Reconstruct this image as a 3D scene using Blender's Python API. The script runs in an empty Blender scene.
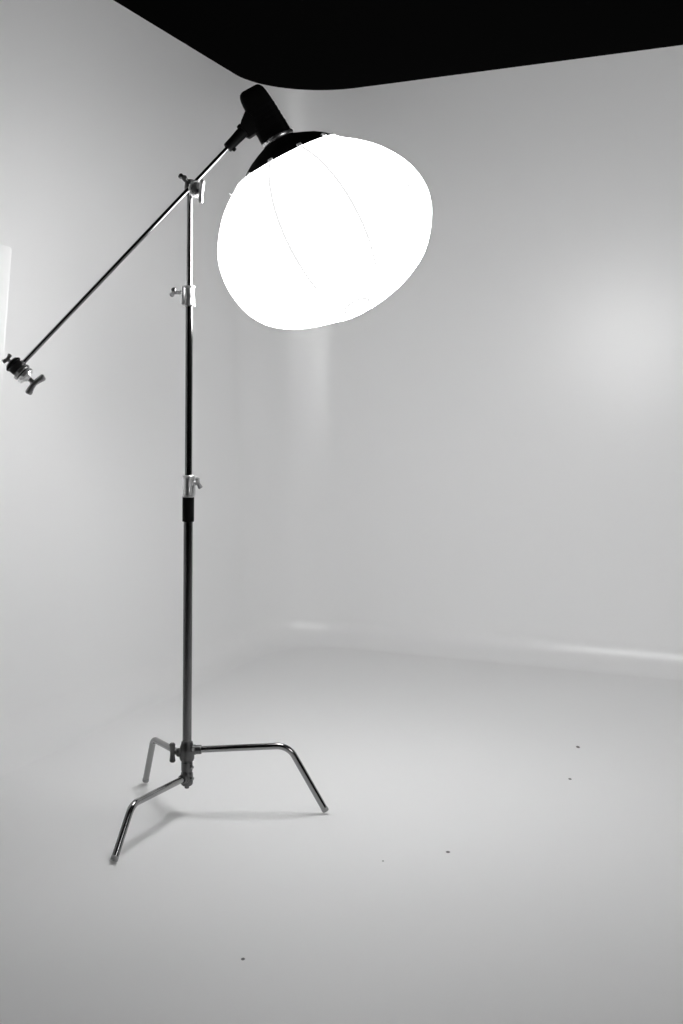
import bpy, bmesh, math
from mathutils import Vector, Matrix
V = Vector
sc = bpy.context.scene
C = sc.collection

# ------------------------------------------------------------------ camera
F = 1154.0
H = 1.53
PITCH = math.atan(100.0 / F)
cam_d = bpy.data.cameras.new('camera')
cam = bpy.data.objects.new('camera', cam_d); C.objects.link(cam)
cam.location = (0, 0, H)
cam.rotation_euler = (math.pi / 2 - PITCH, 0, 0)
cam_d.sensor_fit = 'VERTICAL'; cam_d.sensor_height = 36.0; cam_d.lens = F / 1024 * 36.0
cam_d.clip_end = 100
sc.camera = cam
CP = V((0, 0, H))
FW = V((0, math.cos(PITCH), -math.sin(PITCH)))
UP = V((0, math.sin(PITCH), math.cos(PITCH)))
RT = V((1, 0, 0))

def ray(px, py):
    return FW + RT * ((px - 341.5) / F) + UP * ((512 - py) / F)
def at(px, py, Y):                       # measured point at a known depth
    d = ray(px, py); return CP + d * (Y / d.y)
def on_floor(px, py, z=0.0):
    d = ray(px, py); return CP + d * ((z - H) / d.z)

# ------------------------------------------------------------------ materials
def mat(name, col, rough=0.5, metal=0.0, spec=0.5, noise=None, bump=None):
    m = bpy.data.materials.new(name); m.use_nodes = True
    nt = m.node_tree; b = nt.nodes['Principled BSDF']
    c = (col, col, col, 1) if not isinstance(col, tuple) else (*col, 1)
    b.inputs['Base Color'].default_value = c
    b.inputs['Roughness'].default_value = rough
    b.inputs['Metallic'].default_value = metal
    b.inputs['Specular IOR Level'].default_value = spec
    tc = nt.nodes.new('ShaderNodeTexCoord')
    if noise:                            # slight wear / tone variation: (scale, amount)
        n = nt.nodes.new('ShaderNodeTexNoise'); n.inputs['Scale'].default_value = noise[0]
        n.inputs['Detail'].default_value = 4
        nt.links.new(tc.outputs['Object'], n.inputs['Vector'])
        r = nt.nodes.new('ShaderNodeMapRange')
        r.inputs['To Min'].default_value = max(0.0, rough - noise[1]); r.inputs['To Max'].default_value = rough + noise[1]
        nt.links.new(n.outputs['Fac'], r.inputs['Value']); nt.links.new(r.outputs['Result'], b.inputs['Roughness'])
    if bump:                             # (scale, strength, distance)
        n2 = nt.nodes.new('ShaderNodeTexNoise'); n2.inputs['Scale'].default_value = bump[0]
        n2.inputs['Detail'].default_value = 3
        nt.links.new(tc.outputs['Object'], n2.inputs['Vector'])
        bp = nt.nodes.new('ShaderNodeBump'); bp.inputs['Strength'].default_value = bump[1]; bp.inputs['Distance'].default_value = bump[2]
        nt.links.new(n2.outputs['Fac'], bp.inputs['Height']); nt.links.new(bp.outputs['Normal'], b.inputs['Normal'])
    return m

M = {}
M['wall'] = mat('white_wall_paint', 0.875, 0.365, spec=0.95, bump=(240, 0.04, 0.001))
M['floor'] = mat('white_floor_paint', 0.87, 0.52, spec=0.5, bump=(260, 0.06, 0.001))
M['black'] = mat('black_ceiling_paint', 0.034, 0.95, spec=0.02, noise=(3, 0.03))
M['chrome'] = mat('chrome_plated_steel', 0.30, 0.14, 1.0, noise=(40, 0.05))
M['chrome_dull'] = mat('brushed_chrome', 0.36, 0.30, 1.0, noise=(60, 0.08))
M['column'] = mat('aged_chrome_column', 0.17, 0.16, 1.0, noise=(40, 0.04))
M['cast'] = mat('cast_zinc', 0.13, 0.36, 1.0, noise=(90, 0.08), bump=(180, 0.15, 0.001))
M['silver'] = mat('satin_aluminium', 0.75, 0.34, 1.0, noise=(60, 0.05))
M['rubber'] = mat('black_rubber', 0.005, 0.6, spec=0.1, noise=(80, 0.1))
M['plastic'] = mat('black_plastic', 0.003, 0.5, spec=0.06, noise=(60, 0.08), bump=(300, 0.08, 0.0005))
M['fabric'] = mat('black_nylon', 0.004, 0.85, spec=0.04, noise=(60, 0.08), bump=(500, 0.2, 0.0005))
M['grey_tip'] = mat('grey_plastic_tip', 0.30, 0.5, noise=(60, 0.05))
M['white_tab'] = mat('white_plastic', 0.62, 0.5, noise=(60, 0.05))
M['board'] = mat('white_foam_board', 0.90, 0.6, spec=0.2, noise=(20, 0.05))

def emit(name, strength, wob=0.0):
    m = bpy.data.materials.new(name); m.use_nodes = True
    nt = m.node_tree; nt.nodes.clear()
    o = nt.nodes.new('ShaderNodeOutputMaterial'); e = nt.nodes.new('ShaderNodeEmission')
    e.inputs['Strength'].default_value = strength
    tc = nt.nodes.new('ShaderNodeTexCoord'); n = nt.nodes.new('ShaderNodeTexNoise'); n.inputs['Scale'].default_value = 90
    r = nt.nodes.new('ShaderNodeMapRange'); r.inputs['To Min'].default_value = 1 - wob; r.inputs['To Max'].default_value = 1
    nt.links.new(tc.outputs['Object'], n.inputs['Vector']); nt.links.new(n.outputs['Fac'], r.inputs['Value'])
    nt.links.new(r.outputs['Result'], e.inputs['Color'])
    nt.links.new(e.outputs[0], o.inputs['Surface'])
    return m
BALL = 17.6
GLOW_TOP = 0.40
M['glow'] = emit('lit_diffusion_fabric', BALL, 0.03)   # its graded strength is set where the lantern is built
M['seam'] = emit('lit_seam_tape', 0.88)

# a few dark specks and scuffs on the painted floor, each at its own spot
def floor_specks(m, spots):
    nt = m.node_tree; b = nt.nodes['Principled BSDF']
    g = nt.nodes.new('ShaderNodeNewGeometry')
    prev = None
    for (p, sx, sy) in spots:
        s = nt.nodes.new('ShaderNodeVectorMath'); s.operation = 'SUBTRACT'
        nt.links.new(g.outputs['Position'], s.inputs[0]); s.inputs[1].default_value = (p.x, p.y, 0)
        k = nt.nodes.new('ShaderNodeVectorMath'); k.operation = 'MULTIPLY'
        nt.links.new(s.outputs[0], k.inputs[0]); k.inputs[1].default_value = (1 / sx, 1 / sy, 0)
        l = nt.nodes.new('ShaderNodeVectorMath'); l.operation = 'LENGTH'
        nt.links.new(k.outputs[0], l.inputs[0])
        r = nt.nodes.new('ShaderNodeMapRange'); r.inputs['From Min'].default_value = 0.6; r.inputs['From Max'].default_value = 1.0
        nt.links.new(l.outputs['Value'], r.inputs['Value'])
        out = r.outputs['Result']
        if prev is not None:
            mn = nt.nodes.new('ShaderNodeMath'); mn.operation = 'MINIMUM'
            nt.links.new(prev, mn.inputs[0]); nt.links.new(out, mn.inputs[1]); out = mn.outputs[0]
        prev = out
    mx = nt.nodes.new('ShaderNodeMix'); mx.data_type = 'RGBA'
    c = b.inputs['Base Color'].default_value[:]
    mx.inputs[6].default_value = (0.08, 0.08, 0.08, 1); mx.inputs[7].default_value = c
    nt.links.new(prev, mx.inputs[0]); nt.links.new(mx.outputs[2], b.inputs['Base Color'])
floor_specks(M['floor'], [(on_floor(448, 852), .009, .012), (on_floor(243, 959), .007, .010),
                          (on_floor(578, 747), .010, .022), (on_floor(570, 779), .008, .014),
                          (on_floor(383, 861), .004, .006)])

# ------------------------------------------------------------------ mesh helpers
def thing(name, label, cat, loc, group=None):
    o = bpy.data.objects.new(name, None); C.objects.link(o)
    o.location = loc; o.empty_display_size = 0.1
    o['label'] = label; o['category'] = cat
    if group: o['group'] = group
    return o

def wpos(o):
    p = V((0, 0, 0))
    while o is not None:
        p += o.location; o = o.parent
    return p

def obj(name, bm, m, parent=None, label=None, smooth=True, sharp=40, kind=None, origin=None):
    bmesh.ops.recalc_face_normals(bm, faces=bm.faces)
    base = wpos(parent) if parent else V((0, 0, 0))
    org = V(origin) if origin is not None else base
    for v in bm.verts: v.co -= org
    me = bpy.data.meshes.new(name); bm.to_mesh(me); bm.free()
    me.materials.append(M[m] if isinstance(m, str) else m)
    if smooth:
        me.shade_smooth()
        me.set_sharp_from_angle(angle=math.radians(sharp))
    o = bpy.data.objects.new(name, me); C.objects.link(o)
    o.location = org - base
    if parent: o.parent = parent
    if label: o['label'] = label
    if kind: o['kind'] = kind
    return o

def frame(axis, hint=None):
    a = axis.normalized()
    h = hint if hint is not None else (V((0, 0, 1)) if abs(a.z) < 0.9 else V((1, 0, 0)))
    x = (h - a * h.dot(a)).normalized()
    return a, x, a.cross(x)

def rings(bm, loops, cap0=True, cap1=True):
    rows = [[bm.verts.new(p) for p in lp] for lp in loops]
    n = len(rows[0])
    for a, b in zip(rows, rows[1:]):
        for i in range(n):
            j = (i + 1) % n
            bm.faces.new((a[i], a[j], b[j], b[i]))
    if cap0: bm.faces.new(rows[0])
    if cap1: bm.faces.new(list(reversed(rows[-1])))
    return rows

def lathe(bm, p0, axis, prof, n=40, cap0=True, cap1=True, hint=None):
    """prof: list of (distance along axis, radius)"""
    a, x, y = frame(axis, hint)
    loops = []
    for s, r in prof:
        c = p0 + a * s
        loops.append([c + (x * math.cos(t) + y * math.sin(t)) * max(r, 1e-5) for t in [2 * math.pi * i / n for i in range(n)]])
    rings(bm, loops, cap0, cap1)

def bevcyl(bm, p0, p1, r, b=None, n=32):
    L = (p1 - p0).length
    b = b if b is not None else min(r * 0.22, L * 0.25)
    lathe(bm, p0, p1 - p0, [(0, r - b), (b * .3, r - b * .3), (b, r), (L - b, r), (L - b * .3, r - b * .3), (L, r - b)], n)

def tube(bm, pts, rad, n=24, flat=None):
    """swept tube, parallel transported; rad a number or list; flat = (axis, k) squashes along an axis"""
    if not isinstance(rad, (list, tuple)): rad = [rad] * len(pts)
    tang = []
    for i in range(len(pts)):
        t = pts[min(i + 1, len(pts) - 1)] - pts[max(i - 1, 0)]
        tang.append(t.normalized())
    a, x, y = frame(tang[0])
    loops = []
    for p, t, r in zip(pts, tang, rad):
        x = (x - t * x.dot(t)).normalized(); y = t.cross(x)
        lp = []
        for i in range(n):
            w = 2 * math.pi * i / n
            d = (x * math.cos(w) + y * math.sin(w)) * r
            if flat: d = d - flat[0] * d.dot(flat[0]) * (1 - flat[1])
            lp.append(p + d)
        loops.append(lp)
    rings(bm, loops)

def fillet(pts, rads, n=14):
    out = [pts[0]]
    for i in range(1, len(pts) - 1):
        p = pts[i]; a = (pts[i - 1] - p).normalized(); b = (pts[i + 1] - p).normalized()
        half = a.angle(b) / 2
        d = rads[i - 1] / math.tan(half)
        p0, p1 = p + a * d, p + b * d
        cen = p + (a + b).normalized() * (rads[i - 1] / math.sin(half))
        v0, v1 = p0 - cen, p1 - cen
        ang = v0.angle(v1)
        for k in range(n + 1):
            t = k / n
            out.append(cen + (v0 * math.sin((1 - t) * ang) + v1 * math.sin(t * ang)) / math.sin(ang))
    out.append(pts[-1])
    return out

def rbox(bm, c, ax, ay, az, sx, sy, sz, bev=0.003, seg=3):
    """rounded box centred at c with half sizes along the three given unit axes"""
    b2 = bmesh.new()
    bmesh.ops.create_cube(b2, size=2)
    for v in b2.verts: v.co = V((v.co.x * sx, v.co.y * sy, v.co.z * sz))
    bmesh.ops.bevel(b2, geom=b2.edges[:], offset=bev, segments=seg, affect='EDGES', profile=0.5)
    for v in b2.verts: v.co = c + ax * v.co.x + ay * v.co.y + az * v.co.z
    me = bpy.data.meshes.new('tmp'); b2.to_mesh(me); b2.free()
    bm.from_mesh(me); bpy.data.meshes.remove(me)

def t_handle(root, p, axis, bar, L, half, r, m, name='t_handle', sweep=0.22):
    """T shaped wing handle: stem along axis from p, its swept cross bar along bar - one closed skin"""
    a = axis.normalized(); b = (bar - a * bar.dot(a)).normalized()
    tip = p + a * L
    bm = bmesh.new()
    pts, rad = [], []
    N = 14
    for i in range(N + 1):
        u = -1 + 2 * i / N
        pts.append(tip + b * (u * half) + a * (abs(u) ** 1.6 * half * sweep))
        rad.append(r * (0.78 + 0.34 * abs(u) ** 1.5) if abs(u) < 0.97 else r * 0.72)
    tube(bm, pts, rad, 16)
    h = obj(name, bm, m, root)
    bm = bmesh.new()
    lathe(bm, p, a, [(0, r * .75), (L * .35, r * .72), (L * .8, r * .8), (L, r * .7)], 16)
    obj('stem', bm, m, h)
    return h

def struct(name, bm, m, smooth=False, sharp=40):
    return obj(name, bm, m, None, smooth=smooth, sharp=sharp, kind='structure')

# ------------------------------------------------------------------ the studio: white cyclorama under a black ceiling
YC = 7.8
CX, ZT = -0.4372, 3.584
UL = V((-math.sin(0.3691), -math.cos(0.3691), 0))         # corner -> along the left wall
UR = V((math.cos(0.4422), -math.sin(0.4422), 0))         # corner -> along the right wall
corner = V((CX, YC, 0))
RC = 0.55                                         # plan radius of the corner
RV = 0.17                                         # radius of the cove at the floor
LEN_L, LEN_R = 7.6, 6.6
# plan path of the wall's face, with inward normal
half = UL.angle(UR) / 2
TD = RC / math.tan(half)                          # from the corner to where the curve begins
bis = (UL + UR).normalized()
cen = corner + bis * (RC / math.sin(half))
NARC = 40
def cove_profile(n=16):
    pr = []
    for k in range(n + 1):
        t = math.pi / 2 * k / n
        pr.append((RV - RV * math.sin(t), RV - RV * math.cos(t)))     # (offset inward, z)
    for k in range(1, 9): pr.append((0.0, RV + (ZT - RV) * k / 8))
    return pr
PR = cove_profile()
def wall_mesh(stations):
    bm = bmesh.new()
    TH = 0.12
    prof = PR + [(-TH, ZT), (-TH, 0.0), (0.0, -0.0)]
    rows = []
    for p, nrm in stations:
        rows.append([bm.verts.new(p + nrm * o + V((0, 0, z))) for o, z in PR + [(-TH, ZT), (-TH, 0.0)]])
    for a, b in zip(rows, rows[1:]):
        for i in range(len(a) - 1):
            bm.faces.new((a[i], b[i], b[i + 1], a[i + 1]))
    for r in (rows[0], rows[-1]): bm.faces.new(r)
    return bm
nL, nR = (UR - UL * UR.dot(UL)).normalized(), (UL - UR * UL.dot(UR)).normalized()                     # inward normals of the left and right walls
arc = []
for k in range(NARC + 1):
    t = k / NARC; aa = nL.angle(nR)
    d = -(nL * math.sin((1 - t) * aa) + nR * math.sin(t * aa)) / math.sin(aa)
    arc.append((cen + d * RC, -d))
left_st = [(corner + UL * (LEN_L + (TD - LEN_L) * k / 12), nL) for k in range(13)]
right_st = [(corner + UR * (TD + (LEN_R - TD) * k / 12), nR) for k in range(13)]
struct('wall_left', wall_mesh(left_st), 'wall', True, 30)
struct('wall_back', wall_mesh(arc + right_st[1:]), 'wall', True, 30)

# floor: flat paint meeting the cove's foot, running on behind the camera
bm = bmesh.new()
foot = [p + n * RV for p, n in left_st] + [p + n * RV for p, n in arc[1:]] + [p + n * RV for p, n in right_st[1:]]
foot += [V((7.5, 3.0, 0)), V((7.5, -3.5, 0)), V((-5.5, -3.5, 0)), V((-5.5, foot[0].y, 0))]
vs = [bm.verts.new(p) for p in foot]
f = bm.faces.new(vs)
ex = bmesh.ops.extrude_face_region(bm, geom=[f])
for v in ex['geom']:
    if isinstance(v, bmesh.types.BMVert): v.co.z -= 0.1
struct('floor', bm, 'floor')

def slab(name, lo, hi, m):
    bm = bmesh.new(); lo, hi = V(lo), V(hi); c = (lo + hi) / 2; s = (hi - lo) / 2
    rbox(bm, c, V((1, 0, 0)), V((0, 1, 0)), V((0, 0, 1)), s.x, s.y, s.z, 0.01, 1)
    return struct(name, bm, m)
slab('ceiling', (-7, -4.2, 6.8), (9, 13.2, 6.95), 'black')
slab('wall_far', (-7, 13.0, -0.1), (9, 13.2, 6.8), 'black')
slab('wall_side', (-7.15, -4.2, -0.1), (-7, 13.2, 6.8), 'black')
slab('wall_right', (9, -4.2, -0.1), (9.15, 13.2, 6.8), 'black')
slab('wall_rear', (-7, -4.4, -0.1), (9, -4.2, 6.8), 'black')

# ------------------------------------------------------------------ the stand
YP = 4.30
top_p = at(189.9, 190, YP); hub_p = at(187.0, 752, YP)
pole_ax = (top_p - hub_p).normalized()
def on_pole(py):                                  # point of the column's axis seen at image row py
    lo, hi = -0.5, 3.0
    for _ in range(50):
        m = (lo + hi) / 2; p = hub_p + pole_ax * m - CP
        y = 512 - F * p.dot(UP) / p.dot(FW)
        if y > py: lo = m
        else: hi = m
    return hub_p + pole_ax * lo
base = V((hub_p.x, hub_p.y, 0))
stand = thing('light_stand', 'chrome studio light stand with three bent turtle-style legs standing on the white floor', 'light stand', base)
stand['label'] = 'tall chrome studio stand with three bent legs on the white floor'

bm = bmesh.new(); tube(bm, [on_pole(775), on_pole(749), on_pole(600), on_pole(496)], 0.0172, 32); obj('base_column', bm, 'column', stand)
bm = bmesh.new(); tube(bm, [on_pole(498), on_pole(400), on_pole(300)], 0.0135, 32); obj('middle_riser', bm, 'column', stand)
bm = bmesh.new(); tube(bm, [on_pole(303), on_pole(250), on_pole(195.2)], 0.0107, 32); obj('top_riser', bm, 'chrome', stand)

def collar(y0, y1, r, knob_dir, bar, name='collar', kL=0.028):
    p1, p0 = on_pole(y0), on_pole(y1)             # y0 upper row
    L = (p1 - p0).length
    bm = bmesh.new()
    prof = [(0, r * .8), (0, r * 1.12), (L * .03, r * 1.16), (L * .08, r * 1.14), (L * .10, r * 1.02), (L * .48, r * 1.0), (L * .50, r * .94),
            (L * .9, r * .93), (L * .92, r * 1.06), (L * .97, r * 1.1), (L, r * 1.02), (L, r * .7)]
    lathe(bm, p0, p1 - p0, prof, 40)
    c = obj(name, bm, 'silver', stand)
    mid = p0 + (p1 - p0) * 0.62
    kd = knob_dir.normalized(); kt = (p1 - p0).normalized().cross(kd)
    bm = bmesh.new(); rbox(bm, p0.lerp(p1, .5) + kd * r * 1.05, kd, kt, (p1 - p0).normalized(), r * .42, r * .45, L * .44, .003, 2); obj('split_lug', bm, 'silver', c)
    bm = bmesh.new(); bevcyl(bm, mid + kd * r * 1.3, mid + kd * (r + .018), 0.0085, n=24); obj('knob_boss', bm, 'silver', c)
    t_handle(c, mid + kd * (r + .014), kd, bar, kL * .8, 0.021, 0.0085, 'chrome_dull', 'locking_knob')
    return c
collar(286, 306.5, 0.0205, V((-1, -0.35, 0.06)), V((-0.35, 0.75, -0.45)), kL=0.030)
collar(475, 497, 0.0215, V((0.75, -0.66, 0.05)), V((0.30, 0.25, -0.9)), kL=0.024)
# black rubber sleeve under the lower collar
p1, p0 = on_pole(496.8), on_pole(521.5); L = (p1 - p0).length
bm = bmesh.new(); lathe(bm, p0, p1 - p0, [(0, .0178), (0, .0212), (.003, .0219), (L - .003, .0219), (L, .0212), (L, .0178)], 40)
obj('rubber_sleeve', bm, 'rubber', stand, 'black rubber sleeve')

# three legs at their own heights, joined to the column by cast hubs
def leg(bend_pt, foot_px, hub_pt, rad, r=0.0125):
    fp = on_floor(*foot_px)
    d = (bend_pt - fp).normalized()
    end = fp + d * (r * 1.0 + .004)
    end.z = max(end.z, r * math.sqrt(max(0, 1 - d.z ** 2)) + .001)
    path = fillet([hub_pt, bend_pt, end], [rad], 18)
    bm = bmesh.new(); tube(bm, path, r, 28)
    lg = obj('leg', bm, 'chrome', stand)
    bm = bmesh.new(); bevcyl(bm, end - d * 0.0035, end + d * 0.012, r * 1.07, 0.002, 28)
    obj('foot_cap', bm, 'grey_tip', lg, 'grey end cap')
    return lg, path
HUBT = on_pole(750); HUBM = on_pole(757); HUBB = on_pole(777)
FR, FFr, FB = (327.5, 814.0), (112.5, 864.5), (145, 783.5)
f_r, f_f, f_b = on_floor(*FR), on_floor(*FFr), on_floor(*FB)
def bend_for(hub, fpt, px, py):
    # the leg lies in one upright plane through the column and its foot
    n = (fpt - hub).cross(V((0, 0, 1))).normalized()
    d = ray(px, py); t = (hub - CP).dot(n) / d.dot(n)
    return CP + d * t
b_r = bend_for(HUBT, f_r, 288.5, 745.5)
b_f = bend_for(HUBB, f_f, 132, 804.5)
b_b = bend_for(HUBM, f_b, 153.5, 739.0)
leg(b_r, FR, HUBT + (b_r - HUBT).normalized() * 0.012, 0.075)
leg(b_f, FFr, HUBB + (b_f - HUBB).normalized() * 0.012, 0.070)
leg(b_b, FB, HUBM + (b_b - HUBM).normalized() * 0.012, 0.045)

def hub(py_top, py_bot, r, legdir, hub_c, name, sleeve=0.036):
    p1, p0 = on_pole(py_top), on_pole(py_bot); L = (p1 - p0).length
    bm = bmesh.new()
    lathe(bm, p0, p1 - p0, [(0, r * .78), (L * .04, r * .92), (L * .1, r * .95), (L * .12, r * 1.02), (L * .5, r * 1.04), (L * .66, r * 1.0), (L * .9, r * .80), (L * .97, r * .76), (L, r * .68)] if name == 'upper_hub' else [(0, r * .8), (L * .08, r * .95), (L * .2, r), (L * .8, r), (L * .93, r * .96), (L, r * .82)], 36)
    h = obj(name, bm, 'cast', stand)
    d = legdir.normalized()
    bm = bmesh.new()
    lathe(bm, hub_c + d * .006, d, [(0, .021), (.012, .021), (sleeve * .6, .0185), (sleeve * .62, .0172), (sleeve, .0172), (sleeve + .003, .0162), (sleeve + .003, .0125)], 32)
    obj('leg_socket', bm, 'cast', h)
    return h
h1 = hub(741, 761, 0.0275, b_r - HUBT, HUBT, 'upper_hub', 0.046)
h2 = hub(760.5, 772, 0.0218, b_b - HUBM, HUBM, 'middle_hub', 0.030)
h3 = hub(771.5, 785, 0.0232, b_f - HUBB, HUBB, 'lower_hub', 0.034)
bm = bmesh.new(); p = on_pole(784); bevcyl(bm, p, p - pole_ax * 0.016, 0.009, n=20); obj('spring_pin', bm, 'cast', h3)
# side bolts and the wing knob of the leg release
kd = V((-1, -0.15, 0.0)).normalized()
kc = on_pole(752)
bm = bmesh.new(); bevcyl(bm, kc + kd * 0.020, kc + kd * 0.042, 0.0165, 0.008, n=24); obj('knob_boss', bm, 'cast', h1)
t_handle(h1, kc + kd * 0.036, kd, V((0.02, 0, 1)), 0.019, 0.037, 0.0112, 'cast', 'release_knob', 0.0)
bd = V((0.8, -0.6, 0)).normalized()
for row, rr, hh in ((748, .026, h1), (766, .020, h2), (777, .022, h3)):
    q = on_pole(row)
    bm = bmesh.new(); bevcyl(bm, q + bd * rr, q + bd * (rr + .012), 0.0065, n=6); obj('bolt', bm, 'chrome_dull', hh)

# ------------------------------------------------------------------ the grip head on top of the column
g_c = at(191.8, 187.3, YP)
lowpix, highpix = (21.0, 365.0), (225.8, 149.8)    # the boom arm's two ends as seen
arm_dir = (at(*highpix, 4.275) - at(*lowpix, 4.158)).normalized()
gax = V((0.45, -0.87, -0.14)); gax = (gax - arm_dir * gax.dot(arm_dir)).normalized()         # jaws are stacked along this, towards the camera and right
grip = thing('grip_head', 'chrome grip head clamped on top of the stand column holding the boom arm', 'grip head', on_pole(193))
bm = bmesh.new()
pa, pb = on_pole(195), on_pole(179.5)
L = (pb - pa).length
lathe(bm, pa, pb - pa, [(0, .0112), (0, .0165), (.003, .0185), (L * .5, .020), (L - .006, .0185), (L - .001, .013), (L, .004)], 36)
obj('head_body', bm, 'cast', grip)
def jaw_stack(root, c, ax, widths, radii, mats, names):
    s = 0
    for w, r, m, nm in zip(widths, radii, mats, names):
        bm = bmesh.new()
        lathe(bm, c + ax * s, ax, [(0, r * .55), (0, r * .93), (.0018, r), (w - .0018, r), (w, r * .93), (w, r * .55)], 40)
        # milled teeth round the rim
        for i, v in enumerate(bm.verts):
            if (i % 40) % 4 < 2:
                q = v.co - c; q = q - ax * q.dot(ax)
                if q.length > r * .97: v.co -= q.normalized() * (r * .045)
        obj(nm, bm, m, root, sharp=25)
        s += w
    return s
jo = V((0.009, 0, -0.010)); jc = g_c + jo - gax * jo.dot(gax)                  # the jaws' bolt runs past the arm's lower right side
# back plate against the column, fixed jaw, then the outer jaw; the arm runs between them
s0 = jaw_stack(grip, jc + gax * 0.0150, gax, (0.011, 0.012), (0.026, 0.029), ('cast', 'silver'), ('back_plate', 'inner_jaw'))
s1 = jaw_stack(grip, g_c + gax * (0.0150 + s0 + 0.0166), gax, (0.012, 0.007), (0.029, 0.022), ('silver', 'cast'), ('outer_jaw', 'spring_washer'))
zend = 0.0150 + s0 + 0.0166 + s1
bm = bmesh.new(); bevcyl(bm, jc + gax * 0.005, jc + gax * (zend + .004), 0.0068, n=24); obj('clamp_bolt', bm, 'chrome', grip)
t_handle(grip, jc + gax * zend, gax, V((-0.06, 0.05, -1)), 0.022, 0.040, 0.0095, 'silver', 'clamp_handle')
lk = V((-0.58, -0.60, 0.50)).normalized()
bm = bmesh.new(); bevcyl(bm, on_pole(184) + lk * .014, on_pole(184) + lk * .030, 0.0085, n=24); obj('knob_boss', bm, 'cast', grip)
t_handle(grip, on_pole(184) + lk * .026, lk, V((-0.75, 0.1, 0.60)), 0.010, 0.021, 0.0095, 'cast', 'locking_knob')

# ------------------------------------------------------------------ the boom arm with its own grip head at the low end
rod_mid = g_c + gax * (0.0150 + s0 + 0.0083)          # where the arm passes between the jaws
def rodpt(px, py, k):                               # arm swings slightly away from the camera on its way up
    return at(px, py, rod_mid.y + k)
dk = 0.0
for _ in range(6):                                  # settle the arm midway between the two jaws
    a_low = rodpt(*lowpix, -0.095 + dk); a_high = rodpt(*highpix, 0.022 + dk)
    arm_ax = (a_high - a_low).normalized()
    off = rod_mid - (a_low + arm_ax * (rod_mid - a_low).dot(arm_ax))
    dk += off.dot(gax) / gax.y
arm = thing('boom_arm', 'slim chrome grip arm slanting across the stand with a clamp at its lower left end', 'grip arm', a_low)
bm = bmesh.new(); tube(bm, [a_low - arm_ax * .012, a_low.lerp(a_high, .33), a_low.lerp(a_high, .66), a_high + arm_ax * .055], 0.0079, 28)
obj('rod', bm, 'chrome', arm)
hx = (at(39, 386, a_low.y) - at(8, 361, a_low.y)); hx = (hx - arm_ax * hx.dot(arm_ax)).normalized()   # axis of the end head
hc = at(19.5, 370.0, a_low.y)                       # centre of its stack
bm = bmesh.new()
rbox(bm, hc - hx * 0.011, hx, arm_ax, hx.cross(arm_ax), 0.015, 0.027, 0.026, 0.006, 3)
eb = obj('end_block', bm, 'cast', arm)
bm = bmesh.new(); bevcyl(bm, a_low - arm_ax * .004, a_low + arm_ax * .016, 0.0115, n=28); obj('rod_socket', bm, 'chrome_dull', eb)
s2 = jaw_stack(arm, hc - hx * 0.040, hx, (0.006, 0.009), (0.026, 0.032), ('cast', 'rubber'), ('back_plate', 'rear_disc'))
s3 = jaw_stack(arm, hc + hx * 0.004, hx, (0.013, 0.005, 0.014), (0.034, 0.022, 0.033), ('chrome_dull', 'rubber', 'silver'), ('inner_jaw', 'jaw_gap', 'outer_jaw'))
e3 = 0.003 + s3
bm = bmesh.new(); lathe(bm, hc + hx * e3, hx, [(0, .022), (.004, .020), (.012, .012), (.014, .010)], 28); obj('spring_washer', bm, 'silver', arm)
t_handle(arm, hc + hx * (e3 + .008), hx, arm_ax, 0.028, 0.043, 0.0125, 'chrome_dull', 'clamp_handle')
t_handle(arm, hc - hx * 0.038, -hx, arm_ax + V((-.1, 0, -.25)), 0.020, 0.019, 0.0080, 'chrome_dull', 'locking_knob')

# ------------------------------------------------------------------ lamp axis shared by the flash head and the lantern
YB = 4.42
O = at(288.3, 159.3, YB)                            # centre of the lantern's collar rim
vdir = (O - CP).normalized()
rx = (RT - vdir * RT.dot(vdir)).normalized(); ux = rx.cross(vdir)
TILT = math.radians(7)
a2 = rx * 0.455 - ux * 0.89; a2.normalize()
AX = (a2 * math.cos(TILT) - vdir * math.sin(TILT)).normalized()      # from head towards the lantern's far pole
PX = (rx * 0.89 + ux * 0.455).normalized()                           # across the axis, to the right
NX = AX.cross(PX)
if NX.dot(vdir) > 0: NX = -NX                                        # towards the camera
U = (O - CP).dot(FW) / F
KR, KA, K_RIM = 0.985, 0.965, 1.01
def ax_pt(s, right=0.0, near=0.0):                                   # in pixel-sized units
    return O + (AX * s + PX * right + NX * near) * U

# -- flash head
head = thing('flash_head', 'black studio monolight head on the upper end of the boom arm above the lantern', 'studio light', ax_pt(-50))
bm = bmesh.new()
secs = [(-23.5, -15.5, 13.8, 13.5), (-24.6, -17.4, 15.6, 15), (-32, -17.4, 15.0, 15), (-40, -17.1, 14.1, 14.6), (-50, -16.9, 13.2, 14.2), (-59, -16.7, 12.3, 13.8),
        (-64, -16.9, 11.6, 13.4), (-68.0, -16.7, 11.0, 13), (-71.8, -16.0, 10.0, 12), (-74.6, -14.6, 8.2, 10.5), (-76.2, -12.2, 6.4, 8.5)]
loops = []
for s, l, r, n in secs:
    lp = []
    for i in range(56):
        t = 2 * math.pi * i / 56
        e = 0.42
        cx = math.copysign(abs(math.cos(t)) ** e, math.cos(t)); sx = math.copysign(abs(math.sin(t)) ** e, math.sin(t))
        lp.append(ax_pt(s, (r + l) / 2 + cx * (r - l) / 2, sx * n))
    loops.append(lp)
rings(bm, loops)
body = obj('head_casing', bm, 'plastic', head, sharp=28)
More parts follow.
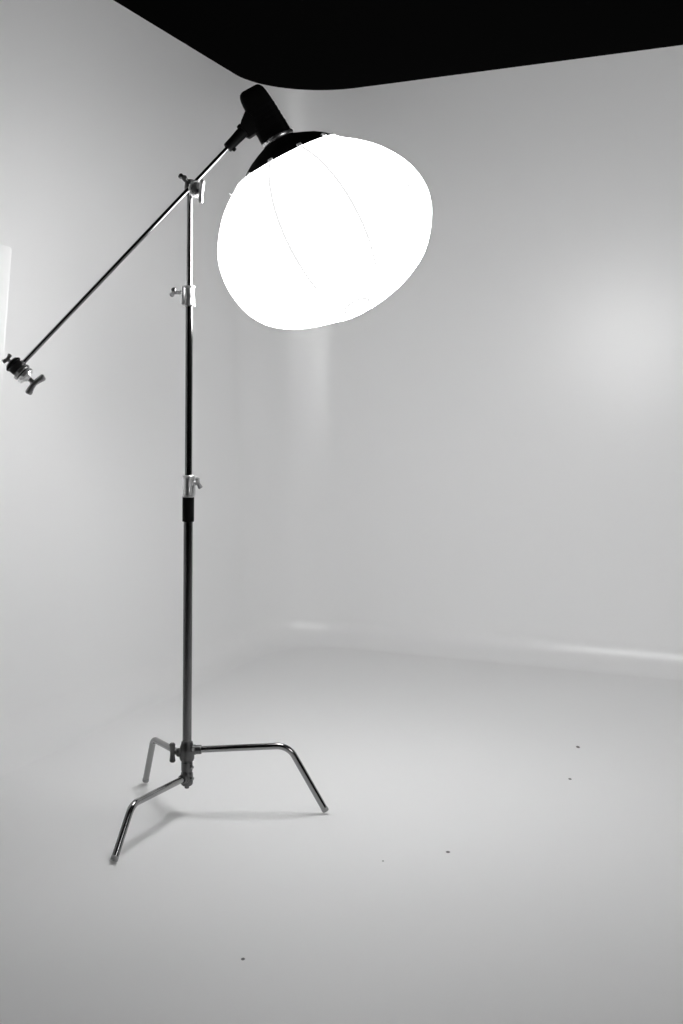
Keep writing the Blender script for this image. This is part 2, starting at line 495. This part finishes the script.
# cooling fins round the middle of the casing and a control panel at its back
for k in range(5):
    s = -34 - k * 5.0
    bm = bmesh.new(); lp0 = []
    i0 = min(range(len(secs) - 1), key=lambda i: abs((secs[i][0] + secs[i + 1][0]) / 2 - s))
    t0 = (s - secs[i0][0]) / (secs[i0 + 1][0] - secs[i0][0])
    l, r, n = [secs[i0][j] + (secs[i0 + 1][j] - secs[i0][j]) * t0 for j in (1, 2, 3)]
    lps = []
    for ds, g in ((-.9, 0.0), (-.6, .32), (.6, .32), (.9, 0.0)):
        lp = []
        for i in range(56):
            t = 2 * math.pi * i / 56
            cx = math.copysign(abs(math.cos(t)) ** .42, math.cos(t)); sx = math.copysign(abs(math.sin(t)) ** .42, math.sin(t))
            lp.append(ax_pt(s + ds, (r + l) / 2 + cx * ((r - l) / 2 + g), sx * (n + g)))
        lps.append(lp)
    rings(bm, lps, True, True)
    obj('cooling_fin', bm, 'plastic', body, sharp=28)
bm = bmesh.new(); rbox(bm, ax_pt(-75.4, -2), AX, PX, NX, 0.0025, 0.018, 0.020, 0.002, 2); obj('control_panel', bm, 'rubber', head)
# silver mount ring between head and lantern
bm = bmesh.new()
lathe(bm, O, AX, [(-24.2 * U, 14.5 * U), (-24.2 * U, 16.6 * U), (-23.5 * U, 17.1 * U), (-20.6 * U, 17.1 * U), (-20.0 * U, 16.6 * U), (-20.0 * U, 14.5 * U)], 56)
obj('mount_ring', bm, 'silver', head, 'silver ring where the lantern locks on')
# bracket: wedge on the casing, then the spigot socket that slides over the arm's end
def flat_prism(pix, near0, near1, bev=0.0025):
    bm = bmesh.new()
    def P(px, py, n):
        d = ray(px, py); q = CP + d * ((O - CP).dot(vdir) / d.dot(vdir)); return q + NX * n * U
    A = [bm.verts.new(P(x, y, near0)) for x, y in pix]; B = [bm.verts.new(P(x, y, near1)) for x, y in pix]
    n = len(pix)
    for i in range(n):
        j = (i + 1) % n; bm.faces.new((A[i], A[j], B[j], B[i]))
    bm.faces.new(list(reversed(A))); bm.faces.new(B)
    bmesh.ops.bevel(bm, geom=bm.edges[:], offset=bev, segments=2, affect='EDGES', profile=0.5, clamp_overlap=True)
    return bm
obj('tilt_bracket', flat_prism([(246.0, 111.5), (241.8, 121.5), (240.5, 127.5), (244.0, 136.0), (249.0, 138.5), (256.5, 133.5), (258.5, 122)], -7.5, 7.5), 'plastic', head)
sock_c0 = at(248.0, 127.5, (a_high + arm_ax * .08).y); 
br = head
sd = arm_ax
s_top = a_high + sd * 0.095; s_bot = a_high + sd * 0.008
bm = bmesh.new(); Ls = (s_top - s_bot).length
lathe(bm, s_bot, sd, [(.070, .0), (.070, .0086), (0, .0086), (0, .0165), (.002, .0185), (Ls * .5, .0195), (Ls * .8, .021), (Ls - .003, .021), (Ls, .016)], 32)
sk = obj('spigot_socket', bm, 'plastic', head)
side = (RT * 0.72 - UP * 0.69); side = (side - sd * side.dot(sd)).normalized()
q = s_bot + sd * .014
bm = bmesh.new(); bevcyl(bm, q + side * .016, q + side * .026, 0.0075, n=24); obj('locking_screw', bm, 'plastic', sk)
q = s_bot + sd * .088
bm = bmesh.new(); bevcyl(bm, q - side * .014, q - side * .028, 0.0090, n=24); obj('tilt_knob', bm, 'plastic', sk)

# -- lantern
SEAM_W = 0.0048
NRIB = 10
KPR = ((0, 1.01), (5, 0.945), (17, 0.968), (40, 0.995), (96, 0.985))
lantern = thing('lantern_softbox', 'large glowing white fabric lantern ball below the black flash head', 'softbox', ax_pt(82))
zo = [(355,172),(392,174),(430,180),(500,205),(535,227),(560,250),(583,280),(600,315),(609,350),(610,385),(604,440),(596,470),(585,495),(568,520),(545,550),(520,575),(505,588),(480,608),(450,627),(420,643),(390,655),
      (360,661),(330,667),(300,673),(270,677),(235,678),(200,673),(170,665),(140,649),(110,625),(90,600),(70,570),(55,542),(45,515),(39,492),(37,470),(38,440),(42,415),(50,380),(62,350),(73,330),(85,310),(97,295),(110,285)]
S_C = 84.0
prR, prL = [], []
for x, y in zo:
    px, py = 200 + x / 2.627, 70 + y / 2.627
    dx, dy = px - 288.0, py - 157.8
    s = dx * .455 + dy * .89; r = dx * .89 - dy * .455
    s, r = s, r
    th = math.atan2(abs(r), -(s - S_C)); rho = math.hypot(r, s - S_C)
    (prR if r > 0 else prL).append((th, rho))
for L_ in (prR, prL):
    L_.append((math.pi + 1e-6, 0.5 * (max(prR)[1] + max(prL)[1]))) if False else None
    L_.sort()
pole_rho = 0.5 * (prR[-1][1] + prL[-1][1])
TH0 = math.atan2(49.2, S_C); RHO0 = math.hypot(49.2, S_C)
for L_ in (prR, prL):
    while L_ and L_[0][0] < TH0 + 0.04: L_.pop(0)
    L_.insert(0, (TH0, RHO0)); L_.append((math.pi, pole_rho))
def interp(L_, t):
    for (a, ra), (b, rb) in zip(L_, L_[1:]):
        if t <= b: 
            return ra + (rb - ra) * (t - a) / max(b - a, 1e-6)
    return L_[-1][1]
def smooth_profile(L_):
    K = 96
    g = [interp(L_, TH0 + (math.pi - TH0) * i / K) for i in range(K + 1)]
    for _ in range(2):
        g = [g[0]] + [(g[i - 1] + 2 * g[i] + g[i + 1]) / 4 for i in range(1, K)] + [g[K]]
    return g
GR, GL = smooth_profile(prR), smooth_profile(prL)
def ball_rho(i, phi):
    if i != int(i):
        k = int(i); return ball_rho(k, phi) * (1 - i + k) + ball_rho(min(96, k + 1), phi) * (i - k)
    i = int(i); w = (1 + math.sin(phi)) / 2
    base_r = GR[i] * w + GL[i] * (1 - w)
    t = i / 96
    k = abs(math.sin(5 * (phi - math.radians(18))))             # 0 on a seam, 1 between two
    return base_r * (1 + 0.010 * (1 - k) * math.sin(math.pi * min(1, t * 1.02)))
def ball_pt(i, phi, lift=0.0):
    th = TH0 + (math.pi - TH0) * i / 96
    rho = ball_rho(i, phi) + lift
    r = rho * math.sin(th); s = S_C - rho * math.cos(th)
    kr = KR
    for (i0, k0), (i1, k1) in zip(KPR, KPR[1:]):
        if i0 <= i <= i1: kr = k0 + (k1 - k0) * (i - i0) / (i1 - i0); break
    return ax_pt(s * KA + 2.4 * min(1.0, i / 24), r * kr * math.sin(phi), r * kr * math.cos(phi))
def near_pole(x, y, lift):                          # a point of the fabric, x right and y towards the camera of the far pole
    lat = math.hypot(x, y); th = math.pi - math.asin(lat / (pole_rho * KR))
    return ball_pt((th - TH0) / (math.pi - TH0) * 96, math.atan2(x, y), lift)
bm = bmesh.new()
NP = 96
loops = []
for (s, r) in ((-12.5, 13), (-7.5, 28), (-1.6, 45.0)):             # fabric hidden inside the black collar
    loops.append([ax_pt(s, r * math.sin(2 * math.pi * j / NP), r * math.cos(2 * math.pi * j / NP)) for j in range(NP)])
for i in range(0, 96):
    loops.append([ball_pt(i, 2 * math.pi * j / NP) for j in range(NP)])
rings(bm, loops)
obj('diffuser', bm, 'glow', lantern, 'glowing white fabric ball', sharp=80)
nt = M['glow'].node_tree                          # the flash points down its axis: the fabric by the collar gets less of its light
em = [n for n in nt.nodes if n.type == 'EMISSION'][0]; tcn = [n for n in nt.nodes if n.type == 'TEX_COORD'][0]
cs = wpos(lantern)
sub = nt.nodes.new('ShaderNodeVectorMath'); sub.operation = 'DOT_PRODUCT'
nt.links.new(tcn.outputs['Object'], sub.inputs[0]); sub.inputs[1].default_value = AX
mr = nt.nodes.new('ShaderNodeMapRange')
mr.inputs['From Min'].default_value = -70 * U; mr.inputs['From Max'].default_value = 75 * U
mr.inputs['To Min'].default_value = BALL * GLOW_TOP; mr.inputs['To Max'].default_value = BALL
nt.links.new(sub.outputs['Value'], mr.inputs['Value']); nt.links.new(mr.outputs['Result'], em.inputs['Strength'])
for k in range(NRIB):
    phi = math.radians(18 + 36 * k)
    bm = bmesh.new(); et = AX.cross(PX * math.sin(phi) + NX * math.cos(phi)).normalized()
    cl = [ball_pt(i, phi, 0.35) for i in range(2, 66, 2)]
    lps = []
    for i, p in enumerate(cl):
        t = (cl[min(i + 1, len(cl) - 1)] - cl[max(i - 1, 0)]).normalized(); e2 = t.cross(et)
        w_ = SEAM_W * (0.6 + 0.4 * min(1, (len(cl) - 1 - i) / 12))
        lps.append([p + et * w_ + e2 * .0008, p - et * w_ + e2 * .0008, p - et * w_ - e2 * .0008, p + et * w_ - e2 * .0008])
    rings(bm, lps)
    obj('seam', bm, 'seam', lantern)
# round closing ring at the far pole
bm = bmesh.new()
pts = [near_pole(-4 + 12 * math.cos(2 * math.pi * j / 64), 46 + 12 * math.sin(2 * math.pi * j / 64), 0.3) for j in range(64)]
rows = []
for j in range(64):
    p, q = pts[j], pts[(j + 1) % 64]; t = (pts[(j + 1) % 64] - pts[j - 1]).normalized()
    e1 = (AX - t * AX.dot(t)).normalized(); e2 = t.cross(e1)
    rows.append([bm.verts.new(p + (e1 * math.cos(w) + e2 * math.sin(w)) * 0.0047) for w in [2 * math.pi * i / 8 for i in range(8)]])
for j in range(64):
    a, b = rows[j], rows[(j + 1) % 64]
    for i in range(8): bm.faces.new((a[i], a[(i + 1) % 8], b[(i + 1) % 8], b[i]))
obj('end_ring', bm, 'seam', lantern)
# black fabric collar: cone from the mount ring out to the rim
bm = bmesh.new()
lathe(bm, O, AX, [(s * U, r * U * K_RIM) for s, r in ((-18.0, 13.5), (-19.4, 14.2), (-19.7, 16.6), (-15.6, 26.3), (-11.0, 36.0), (-5.8, 43.8), (-0.4, 49.8), (0.8, 51.0), (1.3, 50.8), (0.2, 48.6), (-5.4, 42.2), (-10.2, 33.6), (-15.2, 21.5))], 96, True, True)
skirt = obj('black_collar', bm, 'fabric', lantern, 'black fabric collar')
for k in range(NRIB):
    phi = math.radians(18 + 36 * k)
    er = PX * math.sin(phi) + NX * math.cos(phi)
    ea = (AX * 0.82 + er * 0.57).normalized(); et = AX.cross(er); en = ea.cross(et)
    bm = bmesh.new(); rbox(bm, O + AX * (-0.9 * U) + er * (50.6 * U * K_RIM), ea, et, en, 0.0075, 0.0095, 0.0034, 0.0015, 2)
    obj('rod_tab', bm, 'white_tab', skirt, 'white tab where a rib ends')
# small hook of the fabric's pull cord on the upper left side
bm = bmesh.new()
q = ball_pt(7, math.radians(-90))
rad = (q - ax_pt(S_C)).normalized()
rbox(bm, q + rad * 0.006, rad, AX, rad.cross(AX), 0.008, 0.004, 0.004, 0.0015, 2)
obj('cord_hook', bm, 'white_tab', lantern)

# ------------------------------------------------------------------ white board at the left edge of the picture
e_top = at(11.0, 247.5, 4.30)
wdir = V((-0.48, -0.877, 0)).normalized()                         # board runs from its right edge towards the left and nearer
tl = math.radians(4.5)
wd = (wdir * math.cos(tl) + V((0, 0, 1)) * math.sin(tl)).normalized()
down_pt = at(3.2, 380, 4.285)
dn = (down_pt - e_top).normalized()
dn = (dn - wd * dn.dot(wd)).normalized()
BW, BH, BR = 0.62, 0.92, 0.016
nb = wd.cross(dn).normalized()
pboard = e_top + wd * (BW / 2) + dn * (BH / 2)
fx = V((pboard.x - 0.07, pboard.y + 0.03, 0))
board = thing('reflector_board', 'white rounded board at the left edge behind the boom arm clamp', 'reflector', fx)
bm = bmesh.new()
outl = []
for (cx, cy, a0) in ((BR, BR, 180), (BW - BR, BR, 270), (BW - BR, BH - BR, 0), (BR, BH - BR, 90)):
    for k in range(9):
        t = math.radians(a0 + 90 * k / 8)
        outl.append((cx + BR * math.cos(t), cy + BR * math.sin(t)))
lps = []
for dz, inset in ((-.006, .002), (-.0045, 0), (.0045, 0), (.006, .002)):
    lp = []
    for x, y in outl:
        X = x + (inset if x < BW / 2 else -inset); Yv = y + (inset if y < BH / 2 else -inset)
        lp.append(e_top + wd * X + dn * Yv + nb * dz)
    lps.append(lp)
rings(bm, lps)
pan = obj('panel', bm, 'board', board, sharp=35)
back = nb if nb.x < 0 else -nb
pp = pboard + back * 0.03
fx2 = V((pp.x, pp.y, 0))
bm = bmesh.new(); tube(bm, [V((pp.x, pp.y, 0.10)), V((pp.x, pp.y, 0.8)), V((pp.x, pp.y, pp.z + .1))], 0.011, 24); obj('pole', bm, 'rubber', board)
bm = bmesh.new(); rbox(bm, pp - back * .012, wd, dn, nb, 0.035, 0.05, 0.0125, 0.004, 2); obj('clamp', bm, 'plastic', board)
for k in range(3):
    t = math.radians(75 + 120 * k); d = V((math.cos(t + 2.2), math.sin(t + 2.2), 0))
    bm = bmesh.new(); tube(bm, [V((pp.x, pp.y, 0.34)) + d * .012, V((pp.x, pp.y, 0.17)) + d * .13, V((pp.x, pp.y, .012)) + d * .24], 0.009, 20)
    lg = obj('leg', bm, 'rubber', board)

# ------------------------------------------------------------------ light and exposure
w = bpy.data.worlds.new('studio_dark'); sc.world = w; w.use_nodes = True
w.node_tree.nodes['Background'].inputs['Color'].default_value = (0, 0, 0, 1)
w.node_tree.nodes['Background'].inputs['Strength'].default_value = 0.0
sc.view_settings.view_transform = 'Standard'; sc.view_settings.look = 'None'
sc.view_settings.exposure = 0.0; sc.view_settings.gamma = 1.0
sc.view_settings.use_curve_mapping = False
sc.cycles.max_bounces = 10; sc.cycles.diffuse_bounces = 8
sc.cycles.use_denoising = True
ld = bpy.data.lights.new('fill_light', 'AREA'); ld.shape = 'RECTANGLE'; ld.size = 2.6; ld.size_y = 2.0; ld.energy = 52; ld.spread = math.radians(80)  # unseen fill lamp, added behind the camera to even out the brightness
lo = bpy.data.objects.new('fill_light', ld); C.objects.link(lo); lo.location = (5.0, -1.8, 4.4)
lo.rotation_euler = (V((3.4, 5.0, 1.8)) - lo.location).to_track_quat('-Z', 'Y').to_euler()
